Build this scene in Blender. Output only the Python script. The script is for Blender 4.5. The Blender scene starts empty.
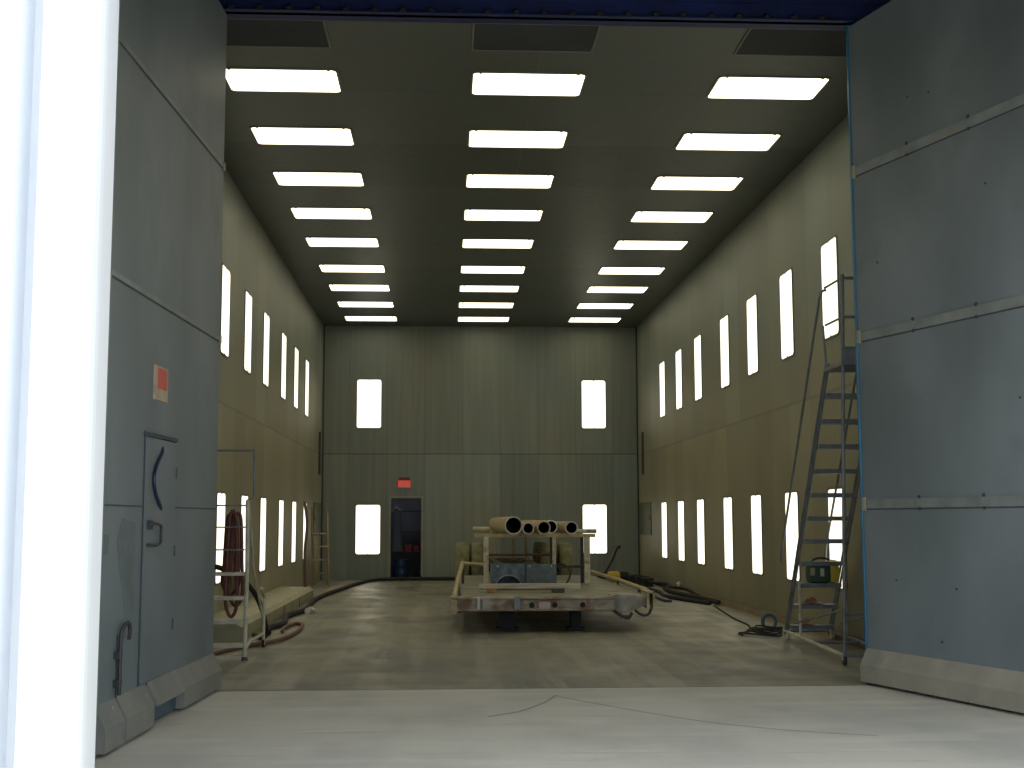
import bpy, bmesh, math, random
from mathutils import Vector, Matrix
random.seed(7)
S = bpy.context.scene
COL = S.collection

# ---------------------------------------------------------------- materials
def mat(name, base, rough=0.6, metal=0.0, vary=0.12, scale=3.0, stretch=(1, 1, 1), tint=None,
        spots=None, spot_scale=6.0, spot_lo=.55, spot_hi=.7, emit=None, strength=0.0, bump=0.0, coat=0.0, rough_vary=0.0):
    m = bpy.data.materials.new(name); m.use_nodes = True
    nt = m.node_tree; nd = nt.nodes; ln = nt.links
    b = nd['Principled BSDF']
    b.inputs['Roughness'].default_value = rough
    b.inputs['Metallic'].default_value = metal
    b.inputs['Coat Weight'].default_value = coat
    geo = nd.new('ShaderNodeNewGeometry')
    mp = nd.new('ShaderNodeMapping'); mp.inputs['Scale'].default_value = stretch
    ln.new(geo.outputs['Position'], mp.inputs['Vector'])
    nz = nd.new('ShaderNodeTexNoise'); nz.inputs['Scale'].default_value = scale; nz.inputs['Detail'].default_value = 5
    ln.new(mp.outputs[0], nz.inputs['Vector'])
    mx = nd.new('ShaderNodeMix'); mx.data_type = 'RGBA'
    d = tuple(max(0, c * (1 - vary)) for c in base); h = tuple(min(1, c * (1 + vary)) for c in (tint or base))
    mx.inputs[6].default_value = (*d, 1); mx.inputs[7].default_value = (*h, 1)
    rp = nd.new('ShaderNodeMapRange'); rp.inputs[1].default_value = .32; rp.inputs[2].default_value = .68
    ln.new(nz.outputs[0], rp.inputs[0]); ln.new(rp.outputs[0], mx.inputs[0])
    out = mx.outputs[2]
    if spots:
        n2 = nd.new('ShaderNodeTexNoise'); n2.inputs['Scale'].default_value = spot_scale; n2.inputs['Detail'].default_value = 4
        ln.new(geo.outputs['Position'], n2.inputs['Vector'])
        r2 = nd.new('ShaderNodeMapRange'); r2.inputs[1].default_value = spot_lo; r2.inputs[2].default_value = spot_hi
        ln.new(n2.outputs[0], r2.inputs[0])
        m2 = nd.new('ShaderNodeMix'); m2.data_type = 'RGBA'; m2.inputs[7].default_value = (*spots, 1)
        ln.new(r2.outputs[0], m2.inputs[0]); ln.new(out, m2.inputs[6]); out = m2.outputs[2]
    ln.new(out, b.inputs['Base Color'])
    if rough_vary:
        r3 = nd.new('ShaderNodeMapRange'); r3.inputs[3].default_value = rough - rough_vary; r3.inputs[4].default_value = rough + rough_vary
        ln.new(nz.outputs[0], r3.inputs[0]); ln.new(r3.outputs[0], b.inputs['Roughness'])
    if bump:
        bp = nd.new('ShaderNodeBump'); bp.inputs['Strength'].default_value = bump; bp.inputs['Distance'].default_value = .02
        ln.new(nz.outputs[0], bp.inputs['Height']); ln.new(bp.outputs[0], b.inputs['Normal'])
    if emit:
        b.inputs['Emission Color'].default_value = (*emit, 1); b.inputs['Emission Strength'].default_value = strength
    return m

def panel_mat(name, base, tint, axis, x0, joint_z, rough=.5, metal=.0, period=1.027, seam=.55, streak=.16, lower_light_tint=None):
    """sheet panels: upright seams every `period` along `axis`, one level joint, upright streaks and a tone per panel"""
    m = bpy.data.materials.new(name); m.use_nodes = True
    nt = m.node_tree; nd = nt.nodes; ln = nt.links; b = nd['Principled BSDF']
    b.inputs['Metallic'].default_value = metal
    geo = nd.new('ShaderNodeNewGeometry'); sp = nd.new('ShaderNodeSeparateXYZ'); ln.new(geo.outputs['Position'], sp.inputs[0])
    def M(op, a, bb=None, c=None):
        n = nd.new('ShaderNodeMath'); n.operation = op
        for i, v in enumerate((a, bb, c)):
            if v is None: continue
            if isinstance(v, (int, float)): n.inputs[i].default_value = v
            else: ln.new(v, n.inputs[i])
        return n.outputs[0]
    a = sp.outputs[axis]
    t = M('DIVIDE', M('SUBTRACT', a, x0), period)
    fr = M('FRACT', t); idx = M('FLOOR', t)
    edge = M('LESS_THAN', M('MINIMUM', fr, M('SUBTRACT', 1.0, fr)), 0.011)
    zj = sp.outputs[2]
    js = None
    for z in joint_z:
        l = M('LESS_THAN', M('ABSOLUTE', M('SUBTRACT', zj, z)), 0.022)
        js = l if js is None else M('MAXIMUM', js, l)
    up = M('GREATER_THAN', zj, joint_z[0])
    wn = nd.new('ShaderNodeTexWhiteNoise'); wn.noise_dimensions = '2D'
    cb = nd.new('ShaderNodeCombineXYZ'); ln.new(idx, cb.inputs[0]); ln.new(up, cb.inputs[1]); ln.new(cb.outputs[0], wn.inputs['Vector'])
    mp = nd.new('ShaderNodeMapping'); sc = [9, 9, .35]; mp.inputs['Scale'].default_value = sc
    ln.new(geo.outputs['Position'], mp.inputs['Vector'])
    nz = nd.new('ShaderNodeTexNoise'); nz.inputs['Scale'].default_value = 1.0; nz.inputs['Detail'].default_value = 5
    ln.new(mp.outputs[0], nz.inputs['Vector'])
    n2 = nd.new('ShaderNodeTexNoise'); n2.inputs['Scale'].default_value = .55; n2.inputs['Detail'].default_value = 6
    ln.new(geo.outputs['Position'], n2.inputs['Vector'])
    f = M('MULTIPLY_ADD', M('SUBTRACT', nz.outputs[0], .5), streak * 2.4, 1.0)
    f = M('MULTIPLY', f, M('MULTIPLY_ADD', M('SUBTRACT', n2.outputs[0], .5), .5, 1.0))
    f = M('MULTIPLY', f, M('MULTIPLY_ADD', wn.outputs[0], .3, .85))
    f = M('MULTIPLY', f, M('MULTIPLY_ADD', edge, -seam * .45, 1.0))
    f = M('MULTIPLY', f, M('MULTIPLY_ADD', js, -seam, 1.0))
    mx = nd.new('ShaderNodeMix'); mx.data_type = 'RGBA'; mx.inputs[6].default_value = (*base, 1); mx.inputs[7].default_value = (*tint, 1)
    r = nd.new('ShaderNodeMapRange'); r.inputs[1].default_value = .35; r.inputs[2].default_value = .65
    ln.new(n2.outputs[0], r.inputs[0]); ln.new(r.outputs[0], mx.inputs[0])
    col = mx.outputs[2]
    if lower_light_tint:      # painted light: sheets turn brighter and tanner lower down, with an uneven upper limit
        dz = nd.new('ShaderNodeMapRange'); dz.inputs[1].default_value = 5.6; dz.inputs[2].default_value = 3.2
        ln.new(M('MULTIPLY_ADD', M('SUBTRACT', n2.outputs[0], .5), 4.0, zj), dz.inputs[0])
        m3 = nd.new('ShaderNodeMix'); m3.data_type = 'RGBA'; m3.inputs[7].default_value = (*lower_light_tint, 1)
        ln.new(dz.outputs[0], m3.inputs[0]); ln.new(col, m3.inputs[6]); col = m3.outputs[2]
    vm = nd.new('ShaderNodeVectorMath'); vm.operation = 'SCALE'; ln.new(col, vm.inputs[0]); ln.new(f, vm.inputs['Scale'])
    ln.new(vm.outputs[0], b.inputs['Base Color'])
    rr = nd.new('ShaderNodeMapRange'); rr.inputs[3].default_value = rough - .08; rr.inputs[4].default_value = rough + .1
    ln.new(nz.outputs[0], rr.inputs[0]); ln.new(rr.outputs[0], b.inputs['Roughness'])
    return m

def floor_mat(name, base, dark, light, rough, streaky):
    m = bpy.data.materials.new(name); m.use_nodes = True
    nt = m.node_tree; nd = nt.nodes; ln = nt.links; b = nd['Principled BSDF']
    geo = nd.new('ShaderNodeNewGeometry')
    def noise(scale, st, det=5, rot=0):
        mp = nd.new('ShaderNodeMapping'); mp.inputs['Scale'].default_value = st; mp.inputs['Rotation'].default_value = (0, 0, rot)
        ln.new(geo.outputs['Position'], mp.inputs['Vector'])
        n = nd.new('ShaderNodeTexNoise'); n.inputs['Scale'].default_value = scale; n.inputs['Detail'].default_value = det
        ln.new(mp.outputs[0], n.inputs['Vector']); return n.outputs[0]
    def rng(v, lo, hi, a=0, c=1):
        r = nd.new('ShaderNodeMapRange'); r.inputs[1].default_value = lo; r.inputs[2].default_value = hi
        r.inputs[3].default_value = a; r.inputs[4].default_value = c; ln.new(v, r.inputs[0]); return r.outputs[0]
    def mix(f, a, c):
        x = nd.new('ShaderNodeMix'); x.data_type = 'RGBA'; ln.new(f, x.inputs[0])
        for i, v in ((6, a), (7, c)):
            if isinstance(v, tuple): x.inputs[i].default_value = (*v, 1)
            else: ln.new(v, x.inputs[i])
        return x.outputs[2]
    o = mix(rng(noise(.9, (1, .5, 1)), .45, .68), base, dark)
    if streaky:
        o = mix(rng(noise(1.0, (3.2, .16, 1), 4, .05), .50, .60, 0, .9), o, light)      # wheel tracks running in and out
        o = mix(rng(noise(1.0, (.35, 2.6, 1), 4, -.1), .53, .66, 0, .5), o, dark)
    else:
        o = mix(rng(noise(1.3, (.5, 2.2, 1), 6), .5, .72, 0, .6), o, light)
        o = mix(rng(noise(2.2, (.4, 3.0, 1), 5, .2), .62, .68, 0, .55), o, dark)
    o = mix(rng(noise(22, (1, 1, 1), 3), .3, .7, 0, .18), o, dark)
    ln.new(o, b.inputs['Base Color'])
    ln.new(rng(noise(1.6, (1, .6, 1)), .35, .65, rough - .1, rough + .12), b.inputs['Roughness'])
    return m

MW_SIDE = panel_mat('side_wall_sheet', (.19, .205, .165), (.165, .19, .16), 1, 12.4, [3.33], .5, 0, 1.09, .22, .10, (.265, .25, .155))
MW_BACK = panel_mat('back_wall_sheet', (.215, .225, .175), (.16, .19, .165), 0, -.574, [3.368], .42, .1, 1.027, .4, .22)
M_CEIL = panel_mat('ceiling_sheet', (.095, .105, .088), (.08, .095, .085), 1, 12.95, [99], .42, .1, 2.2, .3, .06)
M_FLOOR = floor_mat('booth_floor_concrete', (.24, .227, .16), (.125, .132, .115), (.32, .30, .23), .45, True)
M_APRON = floor_mat('apron_concrete', (.66, .62, .52), (.50, .48, .42), (.78, .74, .64), .75, False)
M_LEAF = mat('door_leaf_paint', (.135, .168, .178), .5, 0, .13, .9, (1, 1, .6), tint=(.168, .196, .21), spots=(.13, .165, .17), spot_scale=1.6, spot_lo=.55, spot_hi=.75, bump=.05)
M_LEAFD = mat('door_leaf_gap', (.05, .06, .07), .7)
M_STRIP = mat('joint_strip_paint', (.19, .215, .21), .5, 0, .2, 4, spots=(.22, .215, .17), spot_scale=3)
M_SKIRT = mat('skirt_paint', (.31, .29, .235), .6, 0, .12, 3, spots=(.23, .235, .215), spot_scale=2.2)
M_SKIRTL = mat('grey_skirt_paint', (.21, .21, .185), .6, 0, .12, 3, spots=(.17, .185, .18), spot_scale=2.2)
M_BLUE = mat('blue_steel', (.01, .13, .24), .45, .0, .2, 4)
M_NAVY = mat('navy_handle', (.01, .02, .06), .35)
M_BLACK = mat('black_rubber', (.014, .014, .015), .8)
M_DARK = mat('dark_steel', (.05, .052, .055), .55, .3)
M_BEAM = mat('blue_beam_paint', (.005, .014, .08), .5, 0, .25, 3)
M_WHITE = mat('white_sheet_trim', (.82, .86, .92), .45, 0, .02, 2)
M_DIFF = mat('lit_diffuser', (.9, .9, .85), .5, 0, 0, 1, emit=(1.0, .92, .66), strength=3.0)
M_DIFFW = mat('lit_wall_diffuser', (.9, .9, .85), .5, 0, 0, 1, emit=(1.0, .93, .74), strength=1.65)
M_LFRAME = mat('light_frame_paint', (.16, .165, .13), .5)
M_VENT = mat('dark_filter', (.035, .04, .045), .8)
M_OUT = mat('dark_shell', (.06, .07, .09), .8)
M_LAD = mat('ladder_grey_steel', (.17, .19, .21), .5, .1, .25, 6)
M_LADL = mat('ladder_dusty_aluminium', (.52, .50, .38), .5, .1, .2, 6)
M_TAN = mat('tan_overspray', (.42, .36, .2), .65, 0, .25, 7)
M_OLD = mat('worn_wood', (.24, .19, .09), .7, 0, .25, 8)
M_CREAM = mat('cream_post_paint', (.55, .5, .34), .6, 0, .2, 8, spots=(.25, .2, .1), spot_scale=9)
M_RED = mat('red_oxide_bar', (.12, .045, .035), .6)
M_PIPE = mat('pipe_primer', (.40, .31, .15), .6, 0, .25, 4)
M_PIPEW = mat('pipe_cut_end', (.55, .52, .45), .5)
M_DECK = mat('deck_plate', (.19, .20, .15), .6, .0, .3, 2.5, tint=(.25, .23, .16), spots=(.12, .16, .15), spot_scale=2.5)
M_BUMP = mat('weathered_beam', (.30, .27, .19), .65, 0, .25, 5, (1.2, 1, 3), tint=(.36, .30, .24), spots=(.20, .12, .065), spot_scale=3.4, spot_lo=.5, spot_hi=.6)
M_PALE = mat('pale_scuffed_steel', (.34, .33, .28), .6, 0, .3, 6, spots=(.35, .22, .14), spot_scale=7, spot_lo=.6, spot_hi=.7)
M_TYRE = mat('tyre_overspray', (.17, .165, .08), .8, 0, .3, 8)
M_BLUSH = mat('blue_grey_sheet', (.06, .085, .10), .5, .1, .3, 9, tint=(.09, .115, .135))
M_TIMB = mat('pale_timber', (.50, .43, .32), .7, 0, .25, 5, (.5, 6, 6))
M_ORANGE = mat('rusty_block', (.42, .22, .07), .8, 0, .3, 12)
M_YELL = mat('yellow_plastic', (.55, .40, .03), .5)
M_GREEN = mat('green_canvas', (.035, .075, .045), .7)
M_HOSE = mat('black_hose', (.018, .016, .014), .85)
M_BROWN = mat('brown_hose', (.15, .07, .04), .6)
M_MAROON = mat('maroon_hose', (.12, .035, .03), .6)
M_LEDGE = mat('ledge_paint', (.33, .31, .20), .6, 0, .15, 3)
M_TEAL = mat('teal_cable', (.05, .12, .15), .5)
M_SIGNR = mat('red_sign_face', (.6, .06, .05), .5, emit=(1, .05, .04), strength=.12)
M_SIGNP = mat('pale_sign_face', (.5, .32, .24), .5, 0, .1, 30, emit=(1, .38, .28), strength=.07)
M_EXIT = mat('exit_lettering', (.7, .05, .04), .5, emit=(1, .04, .035), strength=.45)
M_SIGNB = mat('sign_board', (.42, .34, .24), .6, 0, .15, 12)
M_DENIM = mat('blue_drum_paint', (.01, .03, .10), .5)
M_CLOTH = mat('dark_blue_cloth', (.05, .06, .09), .9)
M_GREY = mat('grey_alcove_paint', (.16, .16, .17), .8)
M_REDBOX = mat('red_box', (.3, .04, .04), .6)
M_PATCH = mat('worn_paint_patch', (.115, .145, .15), .55, 0, .15, 5)

# ---------------------------------------------------------------- mesh helpers
class MB:
    def __init__(s): s.bm = bmesh.new()
    def box(s, x0, x1, y0, y1, z0, z1, bev=0, R=None):
        t = bmesh.new(); bmesh.ops.create_cube(t, size=1)
        c = Vector(((x0 + x1) / 2, (y0 + y1) / 2, (z0 + z1) / 2)); d = (x1 - x0, y1 - y0, z1 - z0)
        for v in t.verts: v.co = Vector((v.co.x * d[0], v.co.y * d[1], v.co.z * d[2]))
        if bev: bmesh.ops.bevel(t, geom=t.edges[:], offset=bev, segments=2, affect='EDGES', profile=.6)
        for v in t.verts: v.co = (R @ v.co if R else v.co) + c
        return s.add(t)
    def add(s, t):
        me = bpy.data.meshes.new('t'); t.to_mesh(me); t.free(); s.bm.from_mesh(me); bpy.data.meshes.remove(me); return s
    def tube(s, pts, r, n=10, closed=False, caps=True):
        pts = [Vector(p) for p in pts]; k = len(pts); rings = []; prev = None
        rs = r if isinstance(r, (list, tuple)) else [r] * k
        for i, p in enumerate(pts):
            if closed: d = pts[(i + 1) % k] - pts[i - 1]
            elif i == 0: d = pts[1] - p
            elif i == k - 1: d = p - pts[i - 1]
            else: d = (pts[i + 1] - p).normalized() + (p - pts[i - 1]).normalized()
            d.normalize()
            a = prev if prev is not None else (Vector((0, 0, 1)) if abs(d.z) < .9 else Vector((1, 0, 0)))
            a = (a - d * a.dot(d)).normalized(); prev = a; b = d.cross(a)
            rings.append([s.bm.verts.new(p + (a * math.cos(q) + b * math.sin(q)) * rs[i]) for q in (2 * math.pi * j / n for j in range(n))])
        for i in range(k if closed else k - 1):
            A, B = rings[i], rings[(i + 1) % k]
            for j in range(n): s.bm.faces.new((A[j], A[(j + 1) % n], B[(j + 1) % n], B[j]))
        if caps and not closed: s.bm.faces.new(rings[0][::-1]); s.bm.faces.new(rings[-1])
        return s
    def prism(s, pts, vec):
        """closed outline pts (3-D) swept by vec"""
        A = [s.bm.verts.new(p) for p in pts]; B = [s.bm.verts.new(Vector(p) + Vector(vec)) for p in pts]; n = len(A)
        s.bm.faces.new(A); s.bm.faces.new(B[::-1])
        for i in range(n): s.bm.faces.new((A[i], B[i], B[(i + 1) % n], A[(i + 1) % n]))
        return s
    def ring(s, outer, inner, vec):
        n = len(outer); v = Vector(vec)
        O = [s.bm.verts.new(p) for p in outer]; I = [s.bm.verts.new(p) for p in inner]
        O2 = [s.bm.verts.new(Vector(p) + v) for p in outer]; I2 = [s.bm.verts.new(Vector(p) + v) for p in inner]
        for i in range(n):
            j = (i + 1) % n
            s.bm.faces.new((O[i], O[j], I[j], I[i])); s.bm.faces.new((O2[j], O2[i], I2[i], I2[j]))
            s.bm.faces.new((O[j], O[i], O2[i], O2[j])); s.bm.faces.new((I[i], I[j], I2[j], I2[i]))
        return s
    def lathe(s, prof, origin, axis='z', n=24, closed=False):
        """prof: (radius, height) along axis"""
        o = Vector(origin); rings = []
        for r, h in prof:
            q = []
            for j in range(n):
                a = 2 * math.pi * j / n; c, d = r * math.cos(a), r * math.sin(a)
                q.append(s.bm.verts.new(o + Vector({'z': (c, d, h), 'x': (h, c, d), 'y': (c, h, d)}[axis])))
            rings.append(q)
        m = len(rings)
        for i in range(m if closed else m - 1):
            A, B = rings[i], rings[(i + 1) % m]
            for j in range(n): s.bm.faces.new((A[j], A[(j + 1) % n], B[(j + 1) % n], B[j]))
        if not closed: s.bm.faces.new(rings[0][::-1]); s.bm.faces.new(rings[-1])
        return s
    def done(s, name, m, parent=None, smooth=False, off=None):
        bmesh.ops.recalc_face_normals(s.bm, faces=s.bm.faces[:])
        o0 = Vector(parent['_o']) if parent is not None and '_o' in parent else (Vector(off) if off else Vector((0, 0, 0)))
        for v in s.bm.verts: v.co -= o0
        me = bpy.data.meshes.new(name); s.bm.to_mesh(me); s.bm.free(); me.materials.append(m)
        if smooth:
            for p in me.polygons: p.use_smooth = True
            try: me.set_sharp_from_angle(angle=math.radians(40))
            except Exception: pass
        o = bpy.data.objects.new(name, me); COL.objects.link(o)
        if parent is not None:
            o.parent = parent
            o['_o'] = tuple(o0)
        elif off: o.location = off
        return o

def tag(o, label, cat=None, group=None, kind=None):
    if label: o['label'] = label
    if cat: o['category'] = cat
    if group: o['group'] = group
    if kind: o['kind'] = kind
    return o
def thing(name, loc, label, cat, group=None, kind=None):
    """an Empty at the thing's base; its parts are given in world coordinates and shifted"""
    o = bpy.data.objects.new(name, None); COL.objects.link(o); o.location = loc; o['_o'] = tuple(loc); o.empty_display_size = .1
    return tag(o, label, cat, group, kind)
def struct(name, mb, m, smooth=False): return tag(mb.done(name, m, None, smooth), None, kind='structure')
def solo(name, mb, m, label, cat, group=None, smooth=True, off=None): return tag(mb.done(name, m, None, smooth, off), label, cat, group)
def bez(pts, per=8):
    """Catmull-Rom through pts"""
    P = [Vector(p) for p in pts]; P = [P[0] * 2 - P[1]] + P + [P[-1] * 2 - P[-2]]; out = []
    for i in range(1, len(P) - 2):
        for k in range(per):
            t = k / per; a, b, c, d = P[i - 1], P[i], P[i + 1], P[i + 2]
            out.append(.5 * ((2 * b) + (c - a) * t + (2 * a - 5 * b + 4 * c - d) * t * t + (3 * b - a - 3 * c + d) * t ** 3))
    out.append(P[-2]); return out
def rrect(w, h, r, n=5):
    out = []
    for cx, cy, a0 in ((w / 2 - r, h / 2 - r, 0), (-w / 2 + r, h / 2 - r, 90), (-w / 2 + r, -h / 2 + r, 180), (w / 2 - r, -h / 2 + r, 270)):
        for k in range(n + 1):
            a = math.radians(a0 + 90 * k / n); out.append((cx + r * math.cos(a), cy + r * math.sin(a)))
    return out

# ---------------------------------------------------------------- the room shell
XL, XR, YF, YB, H = -3.331, 5.246, 12.25, 34.2, 6.866
struct('floor', MB().box(XL - .2, XR + .2, YF - .03, YB + 3.2, -.2, 0), M_FLOOR)
struct('floor_apron', MB().box(-14, 18, -14, YF - .045, -.2, 0), M_APRON)
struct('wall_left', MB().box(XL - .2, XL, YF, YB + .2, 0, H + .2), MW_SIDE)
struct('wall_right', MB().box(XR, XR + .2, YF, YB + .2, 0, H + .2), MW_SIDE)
DX0, DX1, DZ = -1.475, -.66, 2.18
b = MB(); b.box(XL, DX0, YB, YB + .2, 0, H); b.box(DX1, XR, YB, YB + .2, 0, H); b.box(DX0, DX1, YB, YB + .2, DZ, H)
struct('wall_back', b, MW_BACK)
struct('ceiling', MB().box(XL - .2, XR + .2, YF, YB + .2, H, H + .2), M_CEIL)
OX0, OX1, OZ = -2.32, 4.14, 6.66
b = MB(); b.box(-6, OX0, YF + .1, YF + .3, 0, 8.2); b.box(OX1 + .25, 9, YF + .1, YF + .3, 0, 8.2); b.box(OX0, OX1 + .12, YF + .1, YF + .3, OZ + .4, 8.2)
struct('wall_front', b, M_OUT)
# blue steel frame round the opening, with bolts under the head beam
b = MB(); b.box(OX0 - .1, OX1 + .4, YF + .02, YF + .08, OZ, OZ + .85); b.box(OX0 - .1, OX1 + .4, YF - .04, YF + .2, OZ, OZ + .012)
b.box(OX0 - .1, OX1 + .4, YF - .12, YF + .2, OZ + .82, OZ + .85)
b.box(OX0 - .1, OX1 + .4, YF - .01, YF + .02, OZ + .18, OZ + .26)
beam = struct('trim_1', b, M_BEAM)
for i in range(22):
    x = OX0 + .16 + i * .285
    MB().lathe([(.035, 0), (.035, .03), (.022, .045)], (x, YF - .02, OZ + .012), 'z', 10).done('bolt', M_BLACK, beam)
struct('trim_2', MB().box(OX1 - .035, OX1 + .3, YF + .06, YF + .1, 0, OZ), M_BLUE)
struct('trim_3', MB().box(OX0 - .1, OX0 - .02, YF + .06, YF + .3, 0, OZ), M_BLUE)
# steel threshold between the concrete apron and the booth floor
struct('trim_4', MB().box(OX0, OX1, YF - .045, YF - .03, -.1, .001), M_DARK)
# scuffed tyre marks curving over the apron
ap = bpy.data.objects['floor_apron']; M_MARK = mat('tyre_mark', (.36, .35, .31), .8)
for pts, w in (([(.62, 10.75), (.75, 11.0), (.9, 11.35), (1.02, 11.75)], .016), ([(1.0, 11.7), (1.3, 11.2), (1.7, 10.6), (2.1, 10.1), (2.6, 9.7), (3.2, 9.4)], .014), ([(.35, 10.5), (.62, 10.75)], .02)):
    b = MB(); q = bez([(x, y, 0) for x, y in pts], 8)
    for a, c in zip(q, q[1:]):
        n = (c - a).cross(Vector((0, 0, 1))).normalized() * w
        b.bm.faces.new([b.bm.verts.new(v + Vector((0, 0, .0015))) for v in (a - n, c - n, c + n, a + n)])
    b.done('tyre_mark', M_MARK, ap)
# the hall the booth stands in: roof, sides, and the wall with the big doorway the photo is taken through
struct('ceiling_hall', MB().box(-6, 9, 6.7, YF + .3, 8.2, 8.4), M_OUT)
struct('wall_hall_left', MB().box(-6.2, -6, 6.7, YF + .3, 0, 8.4), M_OUT)
struct('wall_hall_right', MB().box(9, 9.2, 6.7, YF + .3, 0, 8.4), M_OUT)
b = MB(); b.box(-6.2, -2.6, 6.72, 6.9, 0, 8.4); b.box(7.5, 9.2, 6.72, 6.9, 0, 8.4); b.box(-2.6, 7.5, 6.72, 6.9, 4.65, 8.4)
struct('wall_hall_front', b, M_OUT)
# the white sheet-metal jamb: flat leaf, groove, broad bulged leaf turning back at the edge
prof = [(-1.75, 3.60), (-1.75, 3.50), (-1.213, 3.50), (-1.209, 3.62), (-1.153, 3.62), (-1.146, 3.50), (-1.03, 3.498), (-1.005, 3.505), (-.99, 3.52), (-.983, 3.54), (-.98, 3.56), (-.979, 3.59), (-.979, 3.66), (-1.75, 3.66)]
struct('trim_5', MB().prism([(x * 1.857 + .008, y * 1.857, 0) for x, y in prof], (0, 0, 4.9)), M_WHITE)
# door frame trim in the back wall
b = MB(); b.box(DX0 - .05, DX0, YB - .02, YB + .2, 0, DZ + .05); b.box(DX1, DX1 + .06, YB - .02, YB + .2, 0, DZ + .05); b.box(DX0, DX1, YB - .02, YB + .2, DZ, DZ + .05)
tag(struct('door_3', b, mat('door_frame_paint', (.27, .26, .19), .5)), None)
# the store room behind the door
b = MB(); b.box(-3.2, -3.1, YB + .2, YB + 3, 0, 3); b.box(.6, .7, YB + .2, YB + 3, 0, 3); b.box(-3.2, .7, YB + 2.9, YB + 3, 0, 3); b.box(-3.2, .7, YB + .2, YB + 3, 2.9, 3)
struct('wall_store_room', b, M_GREY)
# corner angles of the back wall
struct('trim_6', MB().box(XL, XL + .035, YB - .035, YB, 0, H), M_VENT)
struct('trim_7', MB().box(XR - .035, XR, YB - .035, YB, 0, H), M_VENT)
# skirting along the foot of the walls
struct('baseboard_back', MB().box(DX1 + .1, XR, YB - .06, YB, 0, .07), M_DARK)
struct('baseboard_right', MB().prism([(XR, 14, 0), (XR - .08, 14, 0), (XR - .02, 14, .1), (XR, 14, .1)], (0, 20.1, 0)), mat('brown_base', (.17, .12, .06), .7))
# centre joint of the ceiling sheets
struct('trim_8', MB().box(1.06, 1.072, YF + .1, YB, H - .003, H), M_LFRAME)

# ---------------------------------------------------------------- lights
def copy_thing(src):
    r = src.copy(); COL.objects.link(r)
    for ch in src.children:
        c = ch.copy(); COL.objects.link(c); c.parent = r
    return r
def light(w, h, label, cat, group, name, md=M_DIFF):
    t = thing(name, (0, 0, 0), label, cat, group)
    n = 5
    out = [(x, y, 0) for x, y in rrect(w + .06, h + .06, .08, n)]; inn = [(x, y, 0) for x, y in rrect(w, h, .06, n)]
    MB().ring(out, inn, (0, 0, .012)).done('frame', M_LFRAME, t)
    MB().prism([(x, y, 0) for x, y in rrect(w, h, .06, n)], (0, 0, .006)).done('diffuser', md, t)
    return t
def clips(t, pts):
    for x, y in pts: MB().box(x - .014, x + .014, y - .012, y + .014, .006, .016, .003).done('clip', M_LFRAME, t)
ORD = ['first', 'second', 'third', 'fourth', 'fifth', 'sixth', 'seventh', 'eighth', 'ninth']
rows = [14.8205, 17.0403, 19.2355, 21.4515, 23.7294, 26.2603, 28.4792, 30.7107, 32.9082]
protoC = None
for cn, x in (('left', -2.6441), ('middle', .3103), ('right', 3.2611)):
    for i, y in enumerate(rows):
        if protoC is None:
            protoC = light(1.332, .77, '', 'ceiling light', None, 'ceiling_light'); clips(protoC, [(-.58, .372), (.58, .372)]); o = protoC
        else: o = copy_thing(protoC)
        o.location = (x + .666, y, H); o.rotation_euler = (math.pi, 0, 0)
        tag(o, f'{ORD[i]} lit ceiling panel from the entrance in the {cn} row', 'ceiling light', 'lit panels set in the ceiling')
wy = [16.76, 18.96, 21.15, 23.30, 25.83, 28.0, 30.18]
protoW = None
def wall_light(loc, rot, w, label, group):
    global protoW
    if protoW is None:
        protoW = light(.69, 1.31, '', 'wall light', None, 'wall_light', M_DIFFW); clips(protoW, [(0, .65), (0, -.65)]); o = protoW
    else: o = copy_thing(protoW)
    o.location = loc; o.rotation_euler = rot; o.scale = (w / .69, 1, 1)
    tag(o, label, 'wall light', group)
for lv, z in (('upper', 4.73), ('lower', 1.34)):
    for i, y in enumerate(wy):
        wall_light((XR, y, z), (math.pi / 2, 0, -math.pi / 2), .69, f'{ORD[i]} tall lit panel from the entrance in the {lv} row of the right wall', 'lit panels in the right wall')
    for i, y in enumerate(wy[1:]):
        wall_light((XL, y, z), (math.pi / 2, 0, math.pi / 2), .69, f'{ORD[i]} visible lit panel from the entrance, {lv} row of the left wall', 'lit panels in the left wall')
    for sd, x in (('left', -2.086), ('right', 4.034)):
        extra = {'upperleft': 'high up above the doorway side', 'lowerleft': 'beside the open doorway', 'upperright': 'high up above the trailer side', 'lowerright': 'partly behind the pipe rack post'}[lv + sd]
        wall_light((x, YB, z), (math.pi / 2, 0, 0), .65, f'{lv} lit panel on the {sd} of the back wall, {extra}', 'lit panels in the back wall')

# ceiling filters near the entrance
for cn, x0 in (('left', -2.65), ('middle', .29), ('right', 3.27)):
    t = thing('ceiling_vent', (x0 + .66, 13.3, H), f'dark filter panel in the ceiling before the first {cn} light', 'ceiling vent', 'dark filter panels in the ceiling')
    MB().box(x0, x0 + 1.33, 12.92, 13.69, H - .012, H - .002).done('filter', M_VENT, t)
    b = MB(); b.box(x0 - .02, x0 + 1.35, 12.9, 12.92, H - .02, H); b.box(x0 - .02, x0 + 1.35, 13.69, 13.71, H - .02, H)
    b.box(x0 - .02, x0, 12.92, 13.69, H - .02, H); b.box(x0 + 1.33, x0 + 1.35, 12.92, 13.69, H - .02, H); b.done('frame', M_LFRAME, t)

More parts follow.
